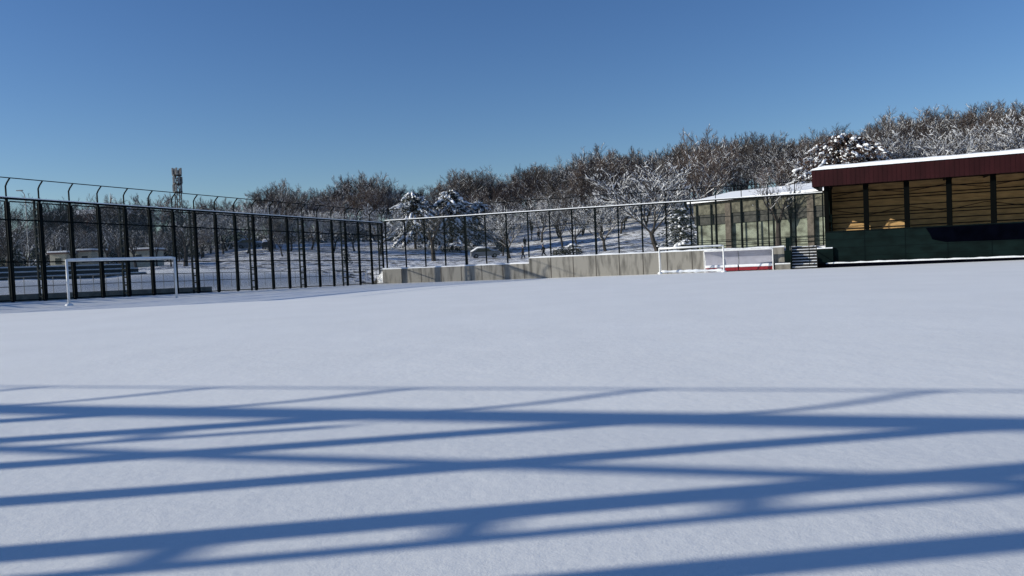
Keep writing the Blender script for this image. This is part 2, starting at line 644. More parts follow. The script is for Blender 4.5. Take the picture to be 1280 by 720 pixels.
# ------------------------------------------------------------------ goals
def goal(label, A, B, H, r, depth, dirn, back, group='football goals'):
    A, B = V(A), V(B)
    g = thing('football_goal', label, 'goal', tuple((A + B) / 2), group)
    up = V((0, 0, 1))
    for p in (A, B):
        mb = MB()
        mb.tube([p - up * 0.2, V((p.x, p.y, max(A.z, B.z) + H + r))], r, 12)
        mb.build('goal_post', M['white_paint'], g, smooth=True)
    mb = MB()
    zt = max(A.z, B.z) + H
    a, b = V((A.x, A.y, zt)), V((B.x, B.y, zt))
    mb.tube([a, b], r, 12)
    cb = mb.build('crossbar', M['white_paint'], g, smooth=True)
    rng = random.Random(4)
    mb = MB()
    n = 26
    pts, rs = [], []
    for i in range(n + 1):
        pts.append(a.lerp(b, i / n) + up * (r * 0.75 + 0.01))
        rs.append(r * rng.uniform(0.7, 1.0) if 0 < i < n else 0.02)
    mb.tube(pts, rs, 8)
    mb.build('snow_cap', M['snow'], cb, smooth=True)
    for p in (A, B):                                           # little drift round each foot
        mb = MB()
        mb.lump((p.x, p.y, p.z - 0.04), 0.2, 0.2, 0.13, rng, n=10)
        mb.build('snow_drift', M['snow'], g, smooth=True)
    if back:
        dv = V(dirn) * depth
        for p, q in ((A, a), (B, b)):
            mb = MB()
            mb.tube([q, q + dv * 0.35 - up * 0.05, p + dv + up * 0.1], r * 0.5, 8)
            mb.tube([p + up * 0.05, p + dv + up * 0.05], r * 0.6, 8)
            mb.build('side_frame', M['white_paint'], g, smooth=True)
        mb = MB()
        mb.tube([A + dv + up * 0.06, B + dv + up * 0.06], r * 0.6, 8)
        gb = mb.build('ground_bar', M['white_paint'], g, smooth=True)
        mb = MB()
        pts = [(A + dv).lerp(B + dv, i / 20) + up * 0.08 for i in range(21)]
        mb.tube(pts, [0.07 + 0.08 * rng.random() for _ in pts], 7)
        mb.build('snow_cap', M['snow'], gb, smooth=True)
    return g


ga, gb_ = at(86.5, 381, 42.7), at(221, 373.5, 49.0)
goal('wide white goal frame without a net in front of the left fence', ga, gb_, 2.36, 0.065, 0, None, False)
sa, sb = at(825, 341.3, 62.5), at(905, 339.2, 61.3)
goal('smaller white goal with snow on its crossbar in front of the concrete wall', sa, sb, 1.9, 0.055, 0.62, BN, True)

# ------------------------------------------------------------------ team shelter
du0 = (V((15.2, 63.0, 0)).dot(BD) - U0)
du1 = du0 + 5.15
dz = ground(*bpt(du0, -1.1).xy)
dz = -0.3
g = thing('team_shelter', 'team bench shelter with grey panels and a red bench beside the small goal', 'shelter', tuple(bpt((du0 + du1) / 2, -0.7, dz)))
prof = [(-0.42, 0.0), (-0.34, 0.5), (-0.36, 1.0), (-0.55, 1.42), (-0.85, 1.62), (-1.15, 1.68)]     # (dw, z): curved back and roof
prof = [(dw + 0.2, z) for dw, z in prof]
for k in range(2):
    a = du0 + (du1 - du0) * k / 2 + 0.03
    b = du0 + (du1 - du0) * (k + 1) / 2 - 0.03
    mb = MB()
    inn = [(dw - 0.03, z - 0.02) for dw, z in prof]
    vs = []
    for u in (a, b):
        for dw, z in prof:
            vs.append(bpt(u, dw, dz + z))
        for dw, z in inn:
            vs.append(bpt(u, dw, dz + z))
    n = len(prof)
    fs = []
    for i in range(n - 1):
        fs.append((i, i + 1, 2 * n + i + 1, 2 * n + i))
        fs.append((n + i, 3 * n + i, 3 * n + i + 1, n + i + 1))
    mb.add(vs, fs)
    mb.build('shell_panel', M['lavender'], g, smooth=True)
    mb = MB()
    mb.box(bpt(a, -0.62, dz + 0.10), BD * (b - a), BN * 0.36, V((0, 0, 0.25)))
    bn = mb.build('bench', M['red'], g, bevel=0.02)
    mb = MB()
    mb.box(bpt(a + 0.02, -0.60, dz + 0.352), BD * (b - a - 0.04), BN * 0.36, V((0, 0, 0.22)))
    mb.build('snow_cap', M['snow'], bn, bevel=0.05)
for k, u in enumerate((du0, (du0 + du1) / 2, du1)):
    mb = MB()
    pts = [bpt(u, dw, dz + z) for dw, z in prof]
    mb.tube(pts, 0.035, 8)
    mb.tube([bpt(u, prof[-1][0], dz + 1.68), bpt(u, prof[-1][0] + 0.02, dz - 0.1)] if k != 1 else pts[-2:], 0.035, 8)
    mb.build('frame_hoop', M['white_paint'] if k != 1 else M['galv'], g)
mb = MB()
mb.tube([bpt(du0, prof[-1][0], dz + 1.68), bpt(du1, prof[-1][0], dz + 1.68)], 0.04, 8)
rb = mb.build('roof_bar', M['white_paint'], g)
mb = MB()
rng = random.Random(8)
pts = [bpt(du0 + (du1 - du0) * i / 20, prof[-1][0] + 0.18, dz + 1.70) for i in range(21)]
mb.tube(pts, [0.05 + 0.03 * rng.random() for _ in pts], 7)
mb.build('snow_cap', M['snow'], g, smooth=True)

mb = MB()
mb.box(bpt(du1 + 0.15, -0.9, -0.7), BD * 1.25, BN * 0.86, V((0, 0, 0.85)))
lg = thing('concrete_ledge', 'low concrete ledge topped with snow between the shelter and the steps', 'ledge', tuple(bpt(du1 + 0.7, -0.4, -0.3)))
mb.build('concrete', M['step_concrete'], lg)
mb = MB()
mb.box(bpt(du1 + 0.14, -0.92, 0.152), BD * 1.27, BN * 0.88, V((0, 0, 0.1)))
mb.build('snow_cap', M['snow'], lg, bevel=0.04)

# ------------------------------------------------------------------ steps beside the stand
s0, s1 = WALL_END + 0.55, WALL_END + 2.35
st = thing('steps', 'flight of snowy steps with a handrail between the concrete wall and the stand', 'steps', tuple(bpt((s0 + s1) / 2, -1.2, -0.3)))
for k in range(8):
    mb = MB()
    z1 = -0.3 + 0.215 * (k + 1)
    mb.box(bpt(s0, -2.35 + 0.29 * k, -0.8), BD * (s1 - s0), BN * (0.288 if k < 7 else 0.9), V((0, 0, z1 + 0.8)))
    tr = mb.build('tread', M['riser'], st)
    mb = MB()
    mb.box(bpt(s0 + 0.03, -2.35 + 0.29 * k + 0.03, z1), BD * (s1 - s0 - 0.06), BN * (0.25 if k < 7 else 0.85), V((0, 0, 0.055)))
    mb.build('snow_cap', M['snow'], tr, bevel=0.02)
mb = MB()
mb.prism([bpt(s0 - 0.1, -2.45, -0.8), bpt(s0 - 0.1, -0.02, -0.8), bpt(s0 - 0.1, -0.02, 2.25), bpt(s0 - 0.1, -0.5, 2.25), bpt(s0 - 0.1, -0.8, 1.3), bpt(s0 - 0.1, -2.45, 0.9)], BD * 0.09)
mb.box(bpt(WALL_END + 0.01, -0.6, -0.8), BD * (s0 - WALL_END - 0.12), BN * 0.58, V((0, 0, 2.0)))
mb.box(bpt(s0 - 0.42, -0.58, 1.203), BD * 0.3, BN * 0.3, V((0, 0, 1.0)))
mb.build('side_panel', M['dark_green'], st)
mb = MB()
mb.box(bpt(s1 + 0.01, -1.3, -0.8), BD * 1.1, BN * 1.9, V((0, 0, 2.0)))
lp_ = mb.build('landing_block', M['dark_green'], st)
mb = MB()
mb.box(bpt(s1 + 0.01, -1.28, 1.202), BD * 1.1, BN * 1.85, V((0, 0, 0.10)))
mb.build('snow_cap', M['snow'], lp_, bevel=0.04)
mb = MB()
um = (s0 + s1) / 2 + 0.35
for k in range(0, 8, 3):
    zz = -0.3 + 0.215 * (k + 1)
    mb.tube([bpt(um, -2.2 + 0.29 * k, zz), bpt(um, -2.2 + 0.29 * k, zz + 0.85)], 0.022, 6)
mb.tube([bpt(um, -2.2, 0.77), bpt(um, -2.2 + 0.29 * 6, 0.77 + 0.215 * 6)], 0.025, 6)
mb.build('handrail', M['green_steel'], st)

# ------------------------------------------------------------------ grandstand
SA = R(26.2)
SD = V((math.cos(SA), -math.sin(SA), 0)); SN = V((math.sin(SA), math.cos(SA), 0))
F0 = at(1032.5, 333, 60.0); F0.z = 0


def sp(u, dw=0.0, z=0.0):
    p = F0 + SD * u + SN * dw
    return V((p.x, p.y, z))


SL, BAY, DEP = 24.4, 2.68, 6.2
PAR, FB, FT = 2.42, 5.62, 6.72                # parapet top, fascia bottom and top
zfb = at(1032.5, 233.5, 60.0).z
zpt = at(1032.5, 290, 60.0).z
zft = at(1032.5, 213, 60.0).z
PAR, FB, FT = zpt, zfb, zft
sg = thing('grandstand', 'long covered stand with dark green front wall and maroon fascia under a snowy roof', 'stand', tuple(sp(SL / 2, DEP / 2, -0.3)))
mb = MB()
mb.box(sp(0, 0, -0.9), SD * SL, SN * 0.18, V((0, 0, PAR + 0.9)))
pw = mb.build('front_wall', M['dark_green'], sg)
mb = MB()
u = 2.68
while u < SL:
    mb.box(sp(u, -0.015, -0.2), SD * 0.03, SN * 0.02, V((0, 0, PAR + 0.15)))
    u += 2.68
mb.box(sp(0, -0.04, PAR - 0.05), SD * SL, SN * 0.26, V((0, 0, 0.08)))
for zz in (0.62, 1.24, 1.86):
    mb.box(sp(0, -0.008, PAR - zz), SD * SL, SN * 0.012, V((0, 0, 0.025)))
mb.build('wall_trim', M['green_steel'], pw)
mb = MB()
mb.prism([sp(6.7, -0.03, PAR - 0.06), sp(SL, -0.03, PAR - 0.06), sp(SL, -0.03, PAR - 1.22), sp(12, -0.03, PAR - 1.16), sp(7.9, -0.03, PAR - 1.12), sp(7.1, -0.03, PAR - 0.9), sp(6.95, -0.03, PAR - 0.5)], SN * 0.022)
strip_ob = mb.build('dark_strip', M['navy'], sg)  # flat near-black strip along the wall top, ragged at its left end
strip_ob['label'] = 'dark navy strip along the top of the front wall'
mb = MB()
mb.box(sp(0, 0.18, -0.9), SD * 0.16, SN * (DEP - 0.2), V((0, 0, PAR + 0.9)))
mb.build('end_wall', M['dark_green'], sg)
mb = MB()                                     # added sun blocker on the left end, gaps shaped for back wall patches
ZT = FB + 0.42 - PAR
for poly in ([(0.3, 0), (2.5, 0), (2.5, ZT), (0.3, ZT)], [(2.5, 0), (4.3, 0), (4.3, 0.8), (2.5, 0.8)], [(2.5, 2.5), (4.3, 2.5), (4.3, ZT), (2.5, ZT)],
             [(4.02, 0.8), (4.3, 0.8), (4.3, 2.5), (3.4, 2.5)], [(4.3, 1.5), (6.19, 1.5), (6.19, ZT), (4.3, ZT)],
             [(5.72, 0), (6.19, 0), (6.19, 1.5), (5.2, 1.5)]):
    mb.prism([sp(0, a_, PAR + z_) for a_, z_ in poly], SD * 0.1)
mb.build('sun_mask_panel', M['dark_green'], sg)
mb = MB()
mb.box(sp(0.16, 0.2, PAR - 1.0), SD * (SL - 0.2), SN * (DEP - 0.25), V((0, 0, 0.2)))
mb.build('deck', M['step_concrete'], sg)
for k in range(3):
    mb = MB()
    mb.box(sp(0.3, 1.4 + 1.2 * k, PAR - 0.8), SD * (SL - 0.5), SN * (DEP - 1.5 - 1.2 * k), V((0, 0, 0.25 * k + 0.22)))
    mb.build('terrace', M['step_concrete'], sg)
mb = MB()
mb.box(sp(0.1, DEP, -0.5), SD * (SL - 0.1), SN * 0.12, V((0, 0, FB + 0.9)))
bw = mb.build('back_wall', M['ochre'], sg)
for k, fz in enumerate((0.03, 0.15, 0.27, 0.33, 0.46, 0.62, 0.68, 0.80, 0.95)):
    mb = MB()
    zz = PAR + 0.15 + (FB - PAR + 0.4) * fz
    mb.box(sp(0.1, DEP - 0.1, zz), SD * (SL - 0.1), SN * 0.098, V((0, 0, 0.07)))
    mb.build('girt', M['dark_wood'], sg)
for k in range(9):
    mb = MB()
    a, b = 0.2 + BAY * k, 0.2 + BAY * (k + 1)
    flip = k % 2
    zz = PAR + 1.25
    mb.beam(sp(a, DEP - 0.16, zz + (0.05 if flip else 0.55)), sp(b, DEP - 0.16, zz + (0.55 if flip else 0.05)), 0.045, 0.045)
    mb.beam(sp(a, DEP - 0.16, FB - 0.55 + (0.1 if not flip else 0.5)), sp(b, DEP - 0.16, FB - 0.55 + (0.5 if not flip else 0.1)), 0.045, 0.045)
    mb.build('brace', M['dark_wood'], sg)
for k in range(10):
    u = 0.12 + BAY * k
    mb = MB()
    mb.box(sp(u - 0.12, 0.02, PAR + 0.035), SD * (0.36 if k else 0.3), SN * 0.2, V((0, 0, FB - PAR + 0.1)))
    mb.build('post', M['post_black'], sg)
    mb = MB()
    mb.beam(sp(u, 0.1, FB + 0.1), sp(u, DEP, FB + 0.32), 0.12, 0.18)
    mb.build('rafter', M['dark_wood'], sg)
EX = 0.75                                     # overhang past the left end
mb = MB()
mb.box(sp(-EX, -0.75, FB), SD * (SL + EX), SN * 0.08, V((0, 0, FT - FB)))
mb.box(sp(-EX, -0.67, FB), SD * 0.08, SN * (DEP + 0.9), V((0, 0, FT - FB)))
fa = mb.build('fascia', M['maroon'], sg)
mb = MB()
u = -EX + 0.25
while u < SL - 0.1:
    mb.box(sp(u, -0.762, FB + 0.01), SD * 0.03, SN * 0.014, V((0, 0, FT - FB - 0.02)))
    u += 0.3
mb.build('seam', M['maroon'], fa)
mb = MB()
mb.box(sp(-EX + 0.09, -0.66, FB + 0.42), SD * (SL + EX - 0.1), SN * (DEP + 0.8), V((0, 0, 0.12)))
mb.build('roof', M['brown_wall'], sg)
# snow blanket, lumpy edge
mb = MB()
rng = random.Random(3)
us = axis([(-EX - 0.05, SL, 0.5)])
dws = [-0.86, -0.80, -0.5, 0.6, 2.5, 5.2]
vs = []
for i, u in enumerate(us):
    e = 1.0 if i else 0.25
    if i == 1:
        e = 0.8
    for j, dw in enumerate(dws):
        h = [0.0, 0.22, 0.31, 0.34, 0.36, 0.38][j] * e
        h *= 1 + 0.12 * mnoise.noise(V((u * 0.7, dw, 0)))
        vs.append(sp(u, dw + (0.03 * mnoise.noise(V((u * 1.3, 9, 0))) if j < 2 else 0), FT + 0.002 + h))
n = len(dws)
fs = [(i * n + j, (i + 1) * n + j, (i + 1) * n + j + 1, i * n + j + 1) for i in range(len(us) - 1) for j in range(n - 1)]
k0 = len(vs)
vs += [sp(us[0], dws[0], FT + 0.001), sp(us[0], dws[-1], FT + 0.001), sp(us[-1], dws[-1], FT + 0.001), sp(us[-1], dws[0], FT + 0.001)]
fs += [(k0, k0 + 1, k0 + 2, k0 + 3), tuple([k0] + list(range(0, n)) + [k0 + 1])]
mb.add(vs, fs)
mb.build('roof_snow', M['snow'], sg, smooth=False)
# foot of the wall: dark plinth with a line of snow
mb = MB()
mb.box(sp(-0.5, -0.5, -0.9), SD * (SL + 0.5), SN * 0.5, V((0, 0, 0.98)))
pl = mb.build('plinth', M['navy'], sg)
mb = MB()
us = axis([(-0.4, SL, 0.4)])
pts = [sp(u, -0.2, 0.09 + 0.02 * mnoise.noise(V((u, 0, 0)))) for u in us]
mb.tube(pts, [0.07 + 0.05 * rng.random() for _ in pts], 7)
mb.build('snow_line', M['snow'], pl, smooth=True)
mb = MB()
rp = sp(9.6, 0.3, FT + 0.3)
mb.tube([rp, rp + V((0, 0, 0.95))], 0.02, 6)
mb.build('roof_rod', M['galv'], sg)

# ------------------------------------------------------------------ park building behind the fence
PBY = 82.0
pa, pb = at(868, 300, PBY), at(1068, 300, PBY - 13)
PD = V((pb.x - pa.x, pb.y - pa.y, 0)); PLEN = PD.length; PD.normalize()
PN = V((-PD.y, PD.x, 0))
if PN.y < 0:
    PN = -PN
zg = 1.35
ze = at(900, 252, PBY - 2).z


def pp(u, dw=0.0, z=0.0):
    return V((pa.x + PD.x * u + PN.x * dw, pa.y + PD.y * u + PN.y * dw, z))


pk = thing('park_building', 'long pale stone pavilion with dark columns and a snow covered roof behind the back fence', 'building', tuple(pp(PLEN / 2, 3, zg)))
mb = MB()
mb.box(pp(0, 0.45, zg - 1), PD * PLEN, PN * 7.4, V((0, 0, ze - zg + 0.9)))
mb.build('wall', M['stone'], pk)
mb = MB()
mb.box(pp(-0.1, 0.25, zg + (ze - zg) * 0.55), PD * (PLEN + 0.1), PN * 0.18, V((0, 0, (ze - zg) * 0.20)))
mb.build('dark_wall_band', M['dark_band'], pk)  # flat dark band across the wall below the eaves board
mb = MB()
mb.box(pp(-0.1, 0.15, zg + (ze - zg) * 0.755), PD * (PLEN + 0.1), PN * 0.28, V((0, 0, (ze - zg) * 0.235)))
mb.build('eaves_board', M['eaves_stone'], pk)
u = 0.3
k = 0
while u < PLEN:
    mb = MB()
    wd = 0.62 if k % 5 == 2 else 0.14
    mb.box(pp(u, 0.0, zg - 1), PD * wd, PN * 0.14, V((0, 0, ze - zg + 0.78)))
    mb.build('column', M['stone_pillar'] if k % 5 == 2 else M['green_steel'], pk)
    u += 1.75
    k += 1
for zz in (0.55, 0.95):
    mb = MB()
    mb.tube([pp(0, -0.2, zg + zz), pp(PLEN, -0.2, zg + zz)], 0.035, 6)
    mb.build('railing', M['green_steel'], pk)
zr = ze + 0.95
rl = [pp(-0.4, -0.5, ze), pp(PLEN, -0.5, ze), pp(PLEN, 3.8, zr), pp(1.9, 3.8, zr), pp(-0.4, 8.6, ze), pp(PLEN, 8.6, ze)]
mb = MB()
mb.add(rl, [(0, 1, 2, 3), (0, 3, 4), (3, 2, 5, 4), (0, 4, 5, 1), (1, 5, 2)])
rf = mb.build('roof', M['brown_wall'], pk)
up3 = V((0, 0, 0.2))
mb = MB()
low = [p + V((0, 0, 0.012)) for p in rl]
hi = [p + up3 for p in rl]
vs = low + hi
mb.add(vs, [(6, 7, 8, 9), (6, 9, 10), (9, 8, 11, 10), (0, 1, 7, 6), (0, 6, 10, 4), (4, 10, 11, 5)])
mb.build('roof_snow', M['snow'], rf)
ch = at(981, 236, PBY - 5)
mb = MB()
mb.box((ch.x - 0.3, ch.y, ch.z - 1.6), (0.75, 0, 0), (0, 0.7, 0), (0, 0, 1.5))
chm = mb.build('chimney', M['stone'], rf)
mb = MB()
mb.box((ch.x - 0.33, ch.y - 0.03, ch.z - 0.098), (0.81, 0, 0), (0, 0.76, 0), (0, 0, 0.3))
mb.build('snow_cap', M['snow'], chm, bevel=0.08)


# ------------------------------------------------------------------ trees
def snow_on(mb, a, b, r, mi, rng):
    d = b - a
    if d.length < 1e-4 or abs(d.z) / d.length > 0.93:
        return
    o = V((0, 0, r * 0.7 + 0.012))
    rr = r * 0.55 + 0.009
    mb.tube([a + o, a.lerp(b, 0.5) + o * rng.uniform(0.9, 1.3), b + o], [rr * 0.6, rr * rng.uniform(0.8, 1.3), rr * 0.5], 4, mi, cap=True)


def bare_tree(seed, H=10.0, limbs=6, open_=0.62, trunk=0.26, n2=8, n3=8, n4=11, snow=0.5, twr=0.012, r0=None, high=0.55):
    """returns trunk and crown meshes (slot 0 bark or twig, slot 1 snow)"""
    rng = random.Random(seed)
    tk, cr = MB(), MB()
    r0 = r0 or H * 0.0145
    top = V((rng.uniform(-.04, .04) * H, rng.uniform(-.04, .04) * H, H * trunk))
    tk.tube([V((0, 0, -0.5)), V((0, 0, 0.15)), top * 0.5 + V((rng.uniform(-.1, .1), rng.uniform(-.1, .1), 0)), top],
            [r0 * 1.5, r0 * 1.15, r0 * 0.95, r0 * 0.85], 8)

    def grow(p, d, L, r, lev, ph):
        n = (0, 5, 4, 3, 2)[lev]
        pts, rs = [p.copy()], [r]
        q = p.copy()
        dd = d.copy()
        for i in range(n):
            j = 0.19 if lev < 3 else 0.28
            dd = (dd + V((rng.gauss(0, j), rng.gauss(0, j), rng.gauss(0, j * 0.7) + (0.13 if lev < 4 else 0.05)))).normalized()
            q = q + dd * (L / n)
            pts.append(q.copy())
            rs.append(max(r * (1 - 0.72 * (i + 1) / n), 0.008))
        mb = tk if lev == 1 else cr
        if lev < 4:
            mb.tube(pts, rs, 6 if lev == 1 else 4 if lev == 2 else 3, 0, cap=False)
        else:
            mb.spike(pts[0], pts[-1], max(r, twr), 0)
        if lev <= 2 or rng.random() < (0.68 if lev == 3 else 0.14) * snow * 1.6:
            hz = q.z / H
            if rng.random() < (1.25 - high * hz) * (0.4 + snow):
                for i in range(len(pts) - 1):
                    if lev < 4:
                        snow_on(mb, pts[i], pts[i + 1], rs[i], 1, rng)
                if lev == 4:
                    snow_on(mb, pts[0], pts[-1], 0.014, 1, rng)
        if lev == 4:
            return
        kids = (0, n2, n3, n4)[lev]
        for k in range(kids):
            f = 0.22 + 0.78 * (k + rng.random() * 0.8) / kids
            f = min(f, 0.999)
            i = int(f * n)
            a = pts[i].lerp(pts[i + 1], f * n - i)
            dl = (pts[i + 1] - pts[i]).normalized()
            s = dl.orthogonal().normalized()
            s = (Matrix.Rotation(rng.uniform(0, 2 * math.pi), 3, dl) @ s)
            ang = rng.uniform(0.45, 0.95) if k < kids - 1 else 0.2
            nd = (dl * math.cos(ang) + s * math.sin(ang) + V((0, 0, 0.18))).normalized()
            ln = L * rng.uniform(0.42, 0.62) * (1.15 - 0.5 * f)
            grow(a, nd, ln, max(rs[i] * 0.45, twr * (1.5 if lev < 3 else 1)), lev + 1, ph)

    for k in range(limbs):
        an = 2 * math.pi * k / limbs + rng.uniform(-.4, .4)
        o = open_ * rng.uniform(0.65, 1.2)
        if k == 0:
            o *= 0.25
        d = V((math.cos(an) * o, math.sin(an) * o, 1)).normalized()
        z = top * rng.uniform(0.82, 1.0)
        grow(z, d, H * rng.uniform(0.54, 0.64), r0 * 0.46, 1, k)
    # scale so that the crown ends at H
    zs = sorted(v[2] for v in cr.v)
    zm = zs[int(len(zs) * 0.992)]
    s = H / zm
    for mbx in (tk, cr):
        mbx.v = [(x * s, y * s, z * s if z > 0 else z) for x, y, z in mbx.v]
    return tk, cr


def conifer(seed, H=10.0, spread=0.33, start=0.15, snow=1.0, droop=0.5, boughs=90, round_=0.5, lump=1.0, tmin=0.35):
    """rounded evergreen: drooping boughs at uneven heights, snow lying along their outer halves"""
    rng = random.Random(seed)
    tk, cr, sn = MB(), MB(), MB()
    tk.tube([V((0, 0, -0.5)), V((0, 0, H * 0.5)), V((0, 0, H * 0.96))], [H * 0.022, H * 0.014, 0.02], 7)
    for wv in range(boughs):
        g = ((wv + rng.random()) / boughs) ** 0.9
        z = H * (start + (0.97 - start) * g)
        L = H * spread * ((1 - g) ** 0.75 * (1 - round_) + round_ * math.sqrt(max(0.03, 1 - g * g))) * rng.uniform(0.6, 1.15) + 0.2
        an = wv * 2.4 + rng.uniform(-.6, .6)
        rd = V((math.cos(an), math.sin(an), 0))
        side0 = rd.cross(V((0, 0, 1)))
        rise = rng.uniform(-0.05, 0.25)
        p0 = V((0, 0, z))
        p1 = p0 + rd * L * 0.5 + V((0, 0, L * rise)) + side0 * rng.uniform(-.1, .1) * L
        p2 = p1 + rd * L * 0.5 + V((0, 0, -L * droop * rng.uniform(0.3, 1.1))) + side0 * rng.uniform(-.15, .15) * L
        tk.tube([p0, p1, p2], [0.05, 0.03, 0.012], 4)
        for s_ in range(int(14 + L * 13)):
            t = rng.uniform(0.2, 1.03)
            c = p0.lerp(p1, t * 2) if t < 0.5 else p1.lerp(p2, t * 2 - 1)
            c = c + V((rng.gauss(0, 1), rng.gauss(0, 1), rng.gauss(0, .8) - 0.6)) * 0.16
            d = (rd * rng.uniform(0.0, 1) + side0 * rng.uniform(-1, 1) + V((0, 0, rng.uniform(-1.0, 0.3)))).normalized()
            e = rng.uniform(0.22, 0.5)
            wq = d.cross(V((rng.gauss(0, 1), rng.gauss(0, 1), rng.gauss(0, 1)))).normalized() * rng.uniform(0.04, 0.10)
            cr.add([c - wq * 0.4, c + d * e * 0.5 - wq, c + d * e, c + d * e * 0.5 + wq], [(0, 1, 2, 3)], 1 if rng.random() < 0.5 * snow else 0)
        # snow: lumpy ridge lying along the outer part, with a few side clumps
        if rng.random() < 0.85 * snow:
            ph = rng.uniform(0, 6)
            t0, t1 = rng.uniform(tmin, tmin + 0.25), rng.uniform(0.93, 1.05)
            n = 5
            pts, rs = [], []
            for q in range(n + 1):
                t = t0 + (t1 - t0) * q / n
                c = p0.lerp(p1, t * 2) if t < 0.5 else p1.lerp(p2, t * 2 - 1)
                pts.append(c + V((rng.gauss(0, .05), rng.gauss(0, .05), 0.12 + rng.gauss(0, .03))))
                rs.append((0.03 if q in (0, n) else rng.uniform(0.08, 0.19) * lump) * (0.6 + 0.4 * min(L, 2)))
            sn.tube(pts, rs, 6)
        for q in range(2):
            if rng.random() < 0.55 * snow:
                t = rng.uniform(0.5, 1.0)
                c = p1.lerp(p2, t * 2 - 1) + side0 * rng.uniform(-.45, .45) * min(L, 1.5) * 0.6
                a = c + V((0, 0, 0.02))
                b = c + (rd * 0.5 + side0 * rng.uniform(-.6, .6)) * rng.uniform(0.25, 0.6) + V((0, 0, -0.22))
                sn.tube([a, a.lerp(b, 0.35) + V((0, 0, 0.06)), a.lerp(b, 0.7) + V((0, 0, 0.04)), b], [0.03 * lump, rng.uniform(.09, .16) * lump, rng.uniform(.08, .14) * lump, 0.02], 6)
    return tk, cr, sn


def make_bare(name, label, loc, mbs, twig, group=None, cat='tree', scale=1.0, rz=0.0):
    g = thing(name, label, cat, (0, 0, 0), group)
    mbs[0].build('trunk', [M['bark'], M['branch_snow']], g)
    mbs[1].build('crown', [twig, M['branch_snow']], g)
    g.location = loc
    g.scale = (scale,) * 3
    g.rotation_euler.z = rz
    return g


def make_con(name, label, loc, mbs, group=None, leaf='needle', scale=1.0, rz=0.0, cat='tree'):
    g = thing(name, label, cat, (0, 0, 0), group)
    mbs[0].build('trunk', M['bark'], g)
    c = mbs[1].build('crown', [M[leaf], M['branch_snow']], g)
    if mbs[2].v:
        mbs[2].build('snow_cover', M['branch_snow'], g, smooth=True)['kind'] = 'stuff'
    g.location = loc
    g.scale = (scale,) * 3
    g.rotation_euler.z = rz
    return g


rng = random.Random(21)
young = []
for k in range(2):
    mbs = bare_tree(260 + k, 8.0, limbs=6, open_=0.6, trunk=0.40, n2=5, n3=4, n4=3, snow=0.32, twr=0.014, r0=(0.27, 0.18)[k], high=0.3)
    young.append((mbs, M['twig']))
protos = []
for k in range(8):
    mbs = bare_tree(100 + k, 10.0, limbs=6 + k % 2, open_=(0.45, 0.6, 0.5, 0.75)[k % 4], trunk=(0.2, 0.26, 0.16, 0.22)[k % 4],
                    snow=(0.18, 0.42, 0.28, 0.5)[k % 4], twr=0.0145)
    protos.append((mbs, (M['twig'], M['twig_red'])[k % 3 == 1]))
heavy = []
for k in range(3):
    mbs = bare_tree(200 + k, 8.0, limbs=7, open_=0.95, trunk=0.2, n2=8, n3=7, n4=7, snow=0.8, twr=0.012, high=0.15, r0=0.15)
    heavy.append((mbs, M['twig']))
pines = [conifer(300 + k, 9.0, spread=0.46, start=0.12, snow=0.6, boughs=170, round_=0.75, lump=0.85) for k in range(3)]
darkpines = [conifer(320 + k, 9.0, spread=0.26, start=0.06, snow=0.25, boughs=100, round_=0.4) for k in range(3)]

broad = [conifer(350, 9.0, spread=0.66, start=0.1, snow=0.55, boughs=300, round_=0.95, lump=0.72, tmin=0.68, droop=0.3)]
under = [conifer(360, 9.0, spread=0.62, start=0.03, snow=0.22, boughs=110, round_=0.9, lump=0.9)]
first = {}


def put_bare(kind, idx, x, Y, H, label, name, group, rz=None):
    """one tree: the first of a prototype is built, later ones are copies"""
    mbs, tw = kind[idx]
    key = (id(kind), idx)
    h0 = 10.0 if kind is protos else 8.0
    kind_snow = kind is not protos
    z = ground(x, Y) - 0.05
    s = H / h0
    rz = rng.uniform(0, 6.28) if rz is None else rz
    if key not in first:
        o = make_bare(name, label, (x, Y, z), mbs, tw, group)
        first[key] = o
    else:
        o = copy_tree(first[key])
        o.name = name
        o['label'] = label
        if group:
            o['group'] = group
        elif 'group' in o:
            del o['group']
    o.location = (x, Y, z)
    wd = s * rng.uniform(0.9, 1.35)
    o.scale = (wd, wd, s)
    o.rotation_euler.z = rz
    return o


def put_con(kind, idx, x, Y, H, label, name, group, wide=1.0):
    mbs = kind[idx]
    key = (id(kind), idx)
    z = ground(x, Y) - 0.05
    s = H / 9.0
    if key not in first:
        o = make_con(name, label, (x, Y, z), mbs, group, 'russet_leaf' if kind is broad else 'needle')
        first[key] = o
    else:
        o = copy_tree(first[key])
        o.name = name
        o['label'] = label
        if group:
            o['group'] = group
        elif 'group' in o:
            del o['group']
    o.location = (x, Y, z)
    o.scale = (s * wide, s * wide, s)
    o.rotation_euler.z = rng.uniform(0, 6.28)
    return o


# skyline of the wood: photo column -> row of the tree tops
SKX = [0, 240, 300, 320, 350, 380, 392, 410, 450, 495, 510, 540, 580, 608, 625, 650, 700, 740, 790, 825, 850, 885, 930, 1000, 1040, 1065, 1100, 1150, 1200, 1240, 1290, 1500]
SKY = [277, 273, 245, 228, 222, 228, 240, 220, 214, 222, 238, 222, 207, 210, 220, 205, 203, 184, 180, 190, 172, 164, 164, 164, 164, 158, 140, 138, 138, 128, 122, 118]


def top_h(xpx, Y):
    row = max(interp(xpx + e, SKX, SKY) for e in ((-20, -10, 0, 10, 20) if xpx < 560 else (-12, -6, 0, 6, 12)))
    return at(xpx, row, Y).z


